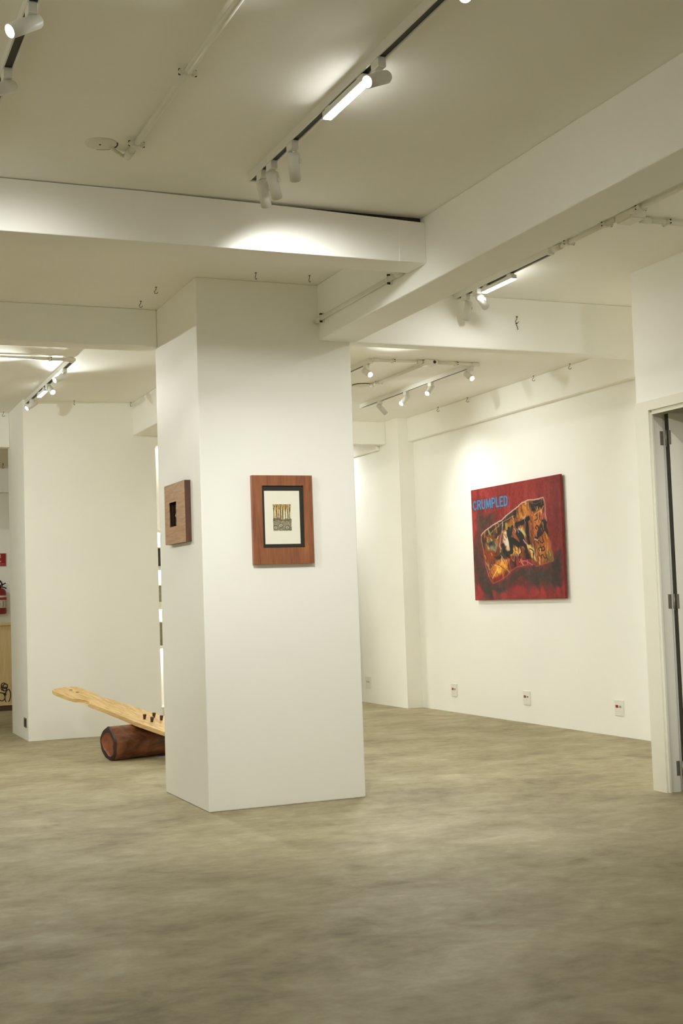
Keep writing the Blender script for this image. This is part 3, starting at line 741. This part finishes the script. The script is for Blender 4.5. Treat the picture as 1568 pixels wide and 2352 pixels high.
# the blue word across the upper left
def arc(cx_, cy_, rx_, ry_, a0, a1, n=10):
    return [(cx_+rx_*math.cos(math.radians(a0+(a1-a0)*k/n)), cy_+ry_*math.sin(math.radians(a0+(a1-a0)*k/n))) for k in range(n+1)]
GL = {'C': [arc(.5, .5, .42, .5, 40, 320, 14)],
      'R': [[(.1, 0), (.1, 1)], [(.1, 1), (.5, 1)]+arc(.52, .76, .34, .24, 90, -90, 8)+[(.1, .52)], [(.5, .52), (.88, 0)]],
      'U': [[(.1, 1), (.1, .35)]+arc(.5, .35, .4, .35, 180, 360, 10)+[(.9, 1)]],
      'M': [[(.06, 0), (.12, 1), (.5, .12), (.88, 1), (.94, 0)]],
      'P': [[(.1, 0), (.1, 1), (.5, 1)]+arc(.52, .73, .36, .27, 90, -90, 8)+[(.1, .46)]],
      'L': [[(.12, 1), (.12, 0), (.85, 0)]],
      'E': [[(.85, 1), (.12, 1), (.12, 0), (.88, 0)], [(.12, .52), (.76, .52)]],
      'D': [[(.1, 0), (.1, 1), (.4, 1)]+arc(.42, .5, .46, .5, 90, -90, 12)+[(.1, 0)]]}
WT = {'M': 1.25, 'L': .82, 'E': .86}
TL, TR, BR_, BL_ = mp_((238, 478)), mp_((664, 408)), mp_((667, 514)), mp_((242, 576))
word = 'CRUMPLED'; tot = sum(WT.get(ch, 1) for ch in word)
for wd_, col_, du_, dv_ in ((.0215, (58, 44, 70), .0018, .003), (.0150, (72, 116, 158), 0, 0)):
    x_ = 0.0
    for ch in word:
        w_ = WT.get(ch, 1)/tot
        for pl in GL[ch]:
            pts = []
            for gx, gy in pl:
                a_ = x_ + w_*(.10+.80*gx); b_ = gy
                t_ = ((1-a_)*TL[0]+a_*TR[0], (1-a_)*TL[1]+a_*TR[1]); u2 = ((1-a_)*BL_[0]+a_*BR_[0], (1-a_)*BL_[1]+a_*BR_[1])
                pts.append((t_[0]*b_+u2[0]*(1-b_)+du_, t_[1]*b_+u2[1]*(1-b_)+dv_))
            P.stroke(pts, wd_, col_, .003, 0)
        x_ += w_
P.vary(np.ones(P.u.shape), 7, 120, 80); P.vary(np.ones(P.u.shape), 6, 60, 40)
PAINTED = vcol('oil_paint', .6); PAINTED.node_tree.nodes['Principled BSDF'].inputs['Specular IOR Level'].default_value = .25
surf = P.build('painted_surface', (PX-.0006, PY0-.003, PZ1-.003), (0, PY1-PY0+.006, 0), (0, 0, -(PZ1-PZ0)+.006), None, PAINTED, paint_root, org)
# ------------------------------------------------------------------ framed print on the pillar front
FY = 6.806; fx0, fx1, fz0, fz1 = 2.338, 2.700, 1.345, 1.845
org = ((fx0+fx1)/2, 6.8364, (fz0+fz1)/2)
pr = thing('framed_print', 'small forest print in a broad reddish wooden frame on the pillar front', 'framed picture', org)
REDWOOD = wood('reddish_wood', [(.25, rgb(104, 60, 40)), (.45, rgb(140, 86, 56)), (.6, rgb(154, 96, 62)), (.8, rgb(172, 116, 78))], (9, 3, .8), 5, .42, .6, .06)
ix0, ix1, iz0, iz1 = 2.396, 2.646, 1.436, 1.787
mb = MB()
for a in ((fx0, ix0, fz0, fz1), (ix1, fx1, fz0, fz1), (ix0, ix1, iz1, fz1), (ix0, ix1, fz0, iz0)):
    mb.box(a[0], a[1], FY, 6.8355, a[2], a[3])

obj('frame', mb, REDWOOD, pr, org)
obj('inner_frame', MB().box(ix0, ix1, FY+.010, 6.8350, iz0, iz1), plain('black_mat', rgb(44, 40, 36), .45), pr, org)
PAPER = plain('paper', rgb(236, 233, 216), .8, 0, .01, 20)
obj('mat_board', MB().box(2.411, 2.622, FY+.0085, FY+.010, 1.457, 1.758), PAPER, pr, org)
T = Paint(110, 150, (226, 220, 190), 9)
T.vary(np.ones(T.u.shape), 8, 12, 16)
rs = T.rng
T.poly([(0, 0), (1, 0), (1, .22), (0, .26)], (206, 172, 92), .08, .12, .7)
for k in range(26):
    x_ = rs.rand(); y0_, y1_ = rs.rand()*.25, .2+rs.rand()*.42
    T.stroke([(x_, y0_), (x_+rs.randn()*.02, y1_)], .03+rs.rand()*.04, (214, 172, 78) if k % 2 else (240, 232, 200), .02, .02, .7)
for k in range(15):
    x_ = .03+k/15+rs.randn()*.012; dx_ = rs.randn()*.03
    T.stroke([(x_, -.02), (x_+dx_, .3), (x_+dx_*1.6, .60)], .022+.02*rs.rand(), (64+rs.randint(40), 52+rs.randint(30), 34), .012, .02, .9)
    if k % 2: T.stroke([(x_+dx_, .28), (x_+dx_+.06*rs.choice([-1, 1]), .05)], .014, (84, 66, 40), .012, .02, .85)
T.poly([(0, .60), (.2, .53), (.45, .60), (.7, .56), (1, .62), (1, 1), (0, 1)], (146, 138, 116), .02, .06, 1, 26, (36, 40))
T.poly([(0, .55), (.3, .50), (.6, .58), (1, .52), (1, .62), (.6, .64), (.2, .58), (0, .64)], (86, 72, 50), .03, .08, .75, 22, (30, 30))
for cx_, cy_, r_ in ((.14, .87, .10), (.42, .80, .11), (.76, .88, .11), (.95, .93, .06)):
    th = [(cx_+r_*math.cos(a_), cy_+r_*.72*math.sin(a_)) for a_ in np.linspace(0, 2*math.pi, 18)]
    T.poly(th, (196, 188, 162), .012, .02, .9); T.stroke(th, .03, (74, 68, 56), .01, .02, .8)
    T.poly([(cx_+(x-cx_)*.5, cy_+(y-cy_)*.5) for x, y in th], (140, 132, 112), .012, .02, .9)
for k in range(40):
    x_, y_ = rs.rand(), .62+rs.rand()*.36
    T.stroke([(x_, y_), (x_+.05*rs.randn(), y_+.02*rs.randn())], .012, (66, 60, 50) if k % 3 else (222, 214, 190), .01, .01, .7)
T.vary(np.ones(T.u.shape), 14, 70, 90)
pa = T.build('printed_image', (2.460, FY+.008, 1.682), (.111, 0, 0), (0, 0, -.151), None, vcol('etching_ink', .8), pr, org)

# ------------------------------------------------------------------ wooden block art on the pillar side
bx0 = 2.011; y0, y1, z0, z1 = 7.037, 7.465, 1.490, 1.840
org = (2.049, (y0+y1)/2, (z0+z1)/2)
ba = thing('wooden_relief', 'thick brown wooden panel with a dark slot on the pillar left side', 'relief', org)
TEAK = wood('teak_face', [(.25, rgb(152, 112, 76)), (.5, rgb(178, 138, 98)), (.75, rgb(198, 160, 118))], (4, 1.0, 9), 5, .5, .5, .05)
DTEAK = wood('dark_teak', [(.25, rgb(58, 34, 22)), (.6, rgb(88, 52, 32)), (.8, rgb(110, 64, 40))], (6, 6, 1.5), 5, .45, .6, .05)
sy0, sy1, sz0, sz1 = 7.210, 7.362, 1.590, 1.733
mb = MB()
for a in ((y0, sy0, z0, z1), (sy1, y1, z0, z1), (sy0, sy1, sz1, z1), (sy0, sy1, z0, sz0)):
    mb.box(bx0, bx0+.003, a[0], a[1], a[2], a[3])
obj('front_panel', mb, TEAK, ba, org)
mb = MB()
for a in ((y0, sy0-.012, z0, z1), (sy1+.012, y1, z0, z1), (sy0-.012, sy1+.012, sz1+.012, z1), (sy0-.012, sy1+.012, z0, sz0-.012)):
    mb.box(bx0+.003, 2.0485, a[0], a[1], a[2], a[3])
obj('frame_side', mb, DTEAK, ba, org)
obj('slot_back', MB().box(2.040, 2.0485, sy0-.013, sy1+.013, sz0-.013, sz1+.013), plain('slot_black', rgb(30, 22, 20), .6, 0, .2, 30), ba, org)
# torn bark relief inside the slot
mb = MB(); rnd = random.Random(4)
prof = [(sy0-.012, sz0)]; n_ = 14
for k in range(n_+1):
    zz = sz0 + (sz1-sz0)*k/n_
    prof.append((sy0 + .032 + .018*math.sin(k*1.3) + rnd.uniform(-.010, .010) - (.012 if k > 10 else 0), zz))
prof.append((sy0-.012, sz1))
mb.prism(prof, (bx0+.008, 0, 0), (0, 1, 0), (0, 0, 1), (1, 0, 0), 0, .020)
o = obj('torn_edge', mb, wood('bark', [(.3, rgb(92, 48, 36)), (.55, rgb(150, 96, 70)), (.75, rgb(226, 200, 170))], (1, 1, 1), 26, .6, 1.0, .2), ba, org); o['label'] = 'ragged pale torn edge'

# ------------------------------------------------------------------ log and board sculpture
u_ = Vector((.967, .254, 0)).normalized(); pdir = Vector((u_.y, -u_.x, 0))
LR = .125
c0 = Vector((2.105, 9.545, LR)); LL = 1.05
org = Vector((c0.x, c0.y, 0))
lg = thing('log', 'varnished dark brown log lying on the floor behind the pillar', 'log', org)
def radial(th, s_):
    k = 1 + .045*math.sin(2*th+.6) + .035*math.sin(3*th+1.9) + .02*math.sin(5*th+s_*2.0) + .012*math.sin(9*th+s_*5)
    dd = (th-2.35+math.pi) % (2*math.pi)-math.pi
    k -= .10*math.exp(-(dd/.28)**2)
    return LR*k*(1-.05*s_)
bm = bmesh.new(); rings = []; NS, NT = 26, 72
for i in range(NS+1):
    s_ = i/NS; cc = c0 + u_*(LL*s_)
    ring = []
    for j in range(NT):
        th = 2*math.pi*j/NT; r_ = radial(th, s_)
        p_ = cc + (-pdir)*(r_*math.cos(th)) + Vector((0, 0, 1))*(r_*math.sin(th))
        ring.append(bm.verts.new(p_))
    rings.append(ring)
minz = min(v.co.z for v in bm.verts)
for v in bm.verts: v.co.z -= minz
for q, w_ in zip(rings, rings[1:]):
    for j in range(NT):
        bm.faces.new((q[j], q[(j+1) % NT], w_[(j+1) % NT], w_[j])).smooth = True
bm.faces.new(rings[-1])
mb = MB(); mb.bm.free(); mb.bm = bm
BARK = wood('varnished_log', [(.28, rgb(52, 31, 23)), (.45, rgb(94, 56, 38)), (.58, rgb(134, 82, 56)), (.74, rgb(172, 114, 82))], (1.4, 3.4, 3.4), 2.4, .22, .5, .05)
obj('log_trunk', mb, BARK, lg, org)
def inset(k, d):
    kk = lambda j: k if k > .9 else k*(1+.06*math.sin(2*math.pi*j/NT*2+.4)+.07*math.sin(2*math.pi*j/NT*3+1.1)+.03*math.sin(2*math.pi*j/NT*7))
    return [(c0 + u_*d + (-pdir)*(radial(2*math.pi*j/NT, 0)*kk(j)*math.cos(2*math.pi*j/NT)) + Vector((0, 0, 1))*(radial(2*math.pi*j/NT, 0)*kk(j)*math.sin(2*math.pi*j/NT) - minz)) for j in range(NT)]
bm = bmesh.new(); rr = [[bm.verts.new(p_) for p_ in inset(k, d)] for k, d in ((1.0, 0), (.965, -.007), (.70, -.009))]
for q, w_ in zip(rr, rr[1:]):
    for j in range(NT): bm.faces.new((q[j], w_[j], w_[(j+1) % NT], q[(j+1) % NT])).smooth = True
mb = MB(); mb.bm.free(); mb.bm = bm
obj('bark_ring', mb, wood('dark_bark', [(.3, rgb(34, 22, 18)), (.7, rgb(58, 34, 25))], (1, 1, 1), 9, .5, 1, .1), lg, org)
bm = bmesh.new(); rr = [[bm.verts.new(p_) for p_ in inset(k, d)] for k, d in ((.70, -.009), (.62, -.003), (.35, .004))]
for q, w_ in zip(rr, rr[1:]):
    for j in range(NT): bm.faces.new((q[j], w_[j], w_[(j+1) % NT], q[(j+1) % NT])).smooth = True
bm.faces.new(rr[-1])
mb = MB(); mb.bm.free(); mb.bm = bm
o = obj('cut_end', mb, wood('heartwood', [(.25, rgb(86, 42, 26)), (.5, rgb(128, 70, 40)), (.75, rgb(156, 90, 52))], (1, 1, 1), 7, .45, 2, .05), lg, org)
o['label'] = 'orange brown heartwood of the cut end'

P0 = Vector((2.3, 9.59, .285)); Ab = Vector((.249, -.949, -.191)).normalized(); Nb = Vector((.048, -.185, .982)).normalized()
ub = Nb.cross(Ab).normalized()
if ub.dot(u_) < 0: ub = -ub
far = [(-1.044, -.158), (-1.068, -.121), (-1.095, -.035), (-1.095, .016), (-1.066, .061), (-1.001, .075), (-.893, .088), (-.803, .095), (-.750, .092), (-.731, .078), (-.690, .090), (-.609, .122), (-.425, .172), (-.234, .216), (-.117, .246), (-.002, .276)]
near = [(-1.030, -.178), (-.981, -.189), (-.935, -.183), (-.83, -.168), (-.724, -.146), (-.693, -.111), (-.652, -.086), (-.606, -.070), (-.566, -.072), (-.552, -.098), (-.524, -.096), (-.375, -.069), (-.154, -.041), (.07, -.019), (.256, .018), (.399, .049)]
farx = far + [(.25, .335), (.55, .395), (.95, .44), (1.15, .43), (1.27, .36), (1.30, .27)]
nearx = near + [(.65, .075), (.95, .085), (1.15, .10), (1.26, .17)]
poly = farx + nearx[::-1]
th_ = .030
org = P0
# the low end stops where it meets the floor
bd = thing('wooden_board', 'pale pine board with a carved head leaning over the dark log', 'board', org)
mb = MB(); mb.prism([(a_, b_) for a_, b_ in poly], P0, Ab, ub, Nb, -th_, 0, bevel=.006)
PINE = wood('pine', [(.25, rgb(176, 138, 84)), (.5, rgb(212, 178, 120)), (.75, rgb(230, 202, 150))], (1, 1, 1), 3, .5, .4, .04)
nt = PINE.node_tree
for nd in list(nt.nodes):
    if nd.type == 'MAPPING':
        nd.inputs['Scale'].default_value = (1, 11, 11)
        ro = nt.nodes.new('ShaderNodeMapping'); ro.inputs['Rotation'].default_value = (0, 0, math.atan2(-Ab.y, Ab.x))
        src = nd.inputs['Vector'].links[0].from_socket
        nt.links.new(src, ro.inputs['Vector']); nt.links.new(ro.outputs[0], nd.inputs['Vector'])
obj('board_body', mb, PINE, bd, org)
DWOOD = wood('dark_peg_wood', [(.3, rgb(48, 28, 20)), (.7, rgb(86, 50, 34))], (1, 1, 6), 12, .4, .5, .05)
for a_, b_ in ((.022, .084), (.002, .175), (.111, .098), (.092, .189)):
    p_ = P0 + Ab*a_ + ub*b_
    mb = MB().lathe([(0, -.004), (.0085, -.004), (.0095, .002), (.0138, .034), (.0132, .037), (0, .038)], 20, p_, Nb)
    o = obj('peg', mb, DWOOD, bd, org); o['label'] = 'dark tapered wooden peg'
for a_, b_ in ((-.978, -.041), (-.894, -.024)):
    p_ = P0 + Ab*a_ + ub*b_
    o = obj('peg_hole', MB().cyl(p_+Nb*-.004, p_+Nb*.0006, .0145, n=20), DWOOD, bd, org)

# ------------------------------------------------------------------ lobby seen at the left edge
org = (1.2, 14.89, 0)
PLY = wood('light_plywood', [(.3, rgb(214, 186, 130)), (.55, rgb(226, 200, 146)), (.75, rgb(234, 212, 164))], (7, 1, .7), 4, .5, .4, .03)
ct = thing('wooden_counter', 'light plywood counter with black line drawing at the left edge', 'counter', org)
obj('front_panel', MB().box(-.6, 2.24, 14.89, 14.91, .06, .955), PLY, ct, org)
obj('side_panel', MB().box(2.22, 2.24, 14.91, 15.25, .06, .955), PLY, ct, org)
obj('counter_top', MB().box(-.62, 2.255, 14.865, 15.27, .955, .99, bevel=.003), PLY, ct, org)
obj('bottom_rail', MB().box(-.6, 2.24, 14.878, 14.89, .06, .10, bevel=.002), PLY, ct, org)
obj('plinth', MB().box(-.58, 2.22, 14.91, 15.2, 0, .06), plain('plinth_brown', rgb(96, 76, 52), .6), ct, org)
INK = plain('black_marker', rgb(28, 22, 18), .5)
dy_ = 14.8885
def loop(cx_, cz_, rx_, rz_, a0=0, a1=360, n=26, tilt=0.0):
    out = []
    for k in range(n+1):
        a_ = math.radians(a0+(a1-a0)*k/n); x_, z_ = rx_*math.cos(a_), rz_*math.sin(a_)
        out.append((cx_+x_*math.cos(tilt)-z_*math.sin(tilt), dy_, cz_+x_*math.sin(tilt)+z_*math.cos(tilt)))
    return out
mb = MB()
for pts in (loop(2.150, .165, .030, .073, 0, 360, 30, -.12), loop(2.125, .275, .024, .026), loop(2.105, .285, .025, .028, 20, 330), loop(2.118, .246, .022, .022, -200, 60), loop(2.098, .258, .020, .026, 90, 300),
            [(2.03, dy_, .215), (2.075, dy_, .205), (2.11, dy_, .198), (2.135, dy_, .197)], loop(2.085, .155, .035, .04, -150, 60), [(2.105, dy_, .19), (2.135, dy_, .178)]):
    mb.tube(pts, .0052, 8)
obj('line_drawing', mb, INK, ct, org)

org = (2.142, 15.31, 1.05)
fe = thing('fire_extinguisher', 'red fire extinguisher on the lobby wall above the counter', 'fire extinguisher', org)
FER = plain('extinguisher_red', rgb(128, 26, 30), .35, 0, .03)
exx, exy = 2.142, 15.31
obj('cylinder', MB().lathe([(0, 1.083), (.060, 1.083), (.070, 1.092), (.072, 1.11), (.072, 1.325), (.066, 1.352), (.045, 1.375), (.022, 1.384), (0, 1.385)], 32, (exx, exy, 0)), FER, fe, org)
obj('paper_label', MB().lathe([(.0728, 1.155), (.0732, 1.156), (.0732, 1.296), (.0728, 1.297)], 32, (exx, exy, 0)), plain('label_paper', rgb(196, 186, 166), .6, 0, .18, 50), fe, org)
obj('label_mark', MB().lathe([(.0735, 1.245), (.0737, 1.246), (.0737, 1.275), (.0735, 1.276)], 48, (exx, exy, 0)), plain('label_red', rgb(150, 50, 48), .6, 0, .4, 60), fe, org)
mb = MB()
for k_ in range(9):
    z_ = 1.168+.0075*k_
    for a_ in (-2.3, -1.75, -1.2, -.65):
        c_, s_ = math.cos(a_), math.sin(a_)
        mb.prism([(-.011, 0), (.008+.004*((k_*7) % 3-1), 0), (.008+.004*((k_*5) % 3-1), .003), (-.011, .003)], (exx+.0735*c_, exy+.0735*s_, z_), (-s_, c_, 0), (0, 0, 1), (c_, s_, 0), 0, .0006)
obj('label_text', mb, plain('label_ink', rgb(96, 84, 70), .6), fe, org)
mb = MB().lathe([(0, 1.38), (.016, 1.38), (.018, 1.405), (.013, 1.42), (0, 1.422)], 16, (exx, exy, 0))
mb.cyl((exx, exy-.01, 1.40), (exx, exy-.06, 1.405), .008, n=10)
obj('valve', mb, plain('valve_brass', rgb(80, 50, 40), .4, .5), fe, org)
obj('handle', MB().tube([(exx, exy, 1.415), (exx+.03, exy-.02, 1.425), (exx+.062, exy-.03, 1.44)], .007, 8).tube([(exx, exy, 1.402), (exx+.04, exy-.02, 1.392), (exx+.070, exy-.03, 1.377)], .007, 8), BLACK, fe, org)
obj('hose', MB().tube(smooth_path([(exx+.02, exy-.05, 1.41), (exx+.005, exy-.07, 1.45), (exx-.04, exy-.07, 1.49), (exx-.09, exy-.07, 1.47), (exx-.12, exy-.06, 1.38), (exx-.11, exy-.03, 1.22), (exx-.09, exy-.02, 1.12)]), .009, 12), BLACK, fe, org)
obj('bracket', MB().box(exx-.02, exx+.02, exy+.02, 15.40, 1.36, 1.38), BLACK, fe, org)

org = (2.128, 15.4, 1.715)
sg = thing('fire_sign', 'red and white fire extinguisher sign on the lobby wall', 'sign', org)
SW = plain('sign_white', rgb(206, 186, 170), .5); SR = plain('sign_red', rgb(150, 30, 36), .45, 0, .04, 30)
obj('plate', MB().box(2.018, 2.232, 15.392, 15.3995, 1.637, 1.793), SW, sg, org)
obj('red_field', MB().box(2.024, 2.226, 15.390, 15.392, 1.643, 1.787), SR, sg, org)
mb = MB()
mb.box(2.098, 2.172, 15.389, 15.390, 1.688, 1.700); mb.box(2.098, 2.172, 15.389, 15.390, 1.738, 1.746)
mb.box(2.108, 2.160, 15.389, 15.390, 1.706, 1.732); mb.box(2.110, 2.168, 15.389, 15.390, 1.752, 1.778)
obj('pictogram', mb, SW, sg, org)
mb = MB(); rnd = random.Random(3); x_ = 2.035
while x_ < 2.215:
    w_ = rnd.uniform(.008, .02); mb.box(x_, min(x_+w_, 2.218), 15.389, 15.390, 1.664, 1.672); mb.box(x_, min(x_+w_*.8, 2.218), 15.389, 15.390, 1.651, 1.658); x_ += w_+.005
obj('text_lines', mb, plain('sign_text', rgb(196, 110, 104), .5), sg, org)

# ------------------------------------------------------------------ lit shelf unit glimpsed past the pillar
sx0, sx1, syf, syb = 3.18, 4.55, 13.0, 13.32
org = ((sx0+sx1)/2, syb, 0)
su = thing('shelf_unit', 'white lit display shelf glimpsed in the slit beside the pillar', 'shelf', org)
obj('back_panel', MB().box(sx0, sx1, syb-.012, syb, 0, 2.8), PAINT, su, org)
for x_ in (sx0, sx1-.02): obj('side_panel', MB().box(x_, x_+.02, syf, syb-.012, 0, 2.8), PAINT, su, org)
obj('plinth', MB().box(sx0+.02, sx1-.02, syf+.004, syb-.012, 0, .06), PAINT, su, org)
for z_ in (.06, .68, 1.08, 1.49, 1.88, 2.78):
    sh = obj('shelf_board', MB().box(sx0+.02, sx1-.02, syf, syb-.012, z_, z_+.02), PAINT, su, org)
    if z_ > .3: obj('led_strip', MB().box(sx0+.04, sx1-.04, syb-.085, syb-.075, z_-.006, z_), LED, sh, org)
cards = [(3.43, 13.02, 1.51, .09, .215, 'dark narrow framed card standing on the lit shelf', rgb(60, 56, 44)),
         (3.44, 13.03, 1.10, .16, .235, 'grey card standing on the middle lit shelf', rgb(150, 144, 122)),
         (3.44, 13.03, .70, .20, .255, 'dark photograph standing on the lowest lit shelf', rgb(132, 126, 104))]
for x_, y_, z_, w_, h_, lab, col in cards:
    o = thing('photo_card', lab, 'photograph', (x_, y_+.02, z_+.001), 'cards on the lit shelf')
    obj('card', MB().box(x_-w_/2, x_+w_/2, y_+.014, y_+.022, z_, z_+h_), PAPER, o, (x_, y_+.02, z_))
    obj('image', MB().box(x_-w_/2+.002, x_+w_/2-.002, y_+.0125, y_+.014, z_+(.02 if w_ < .1 else .06 if w_ < .18 else .01), z_+h_-.01), plain('card_image', col, .6, 0, .3, 25), o, (x_, y_+.02, z_))
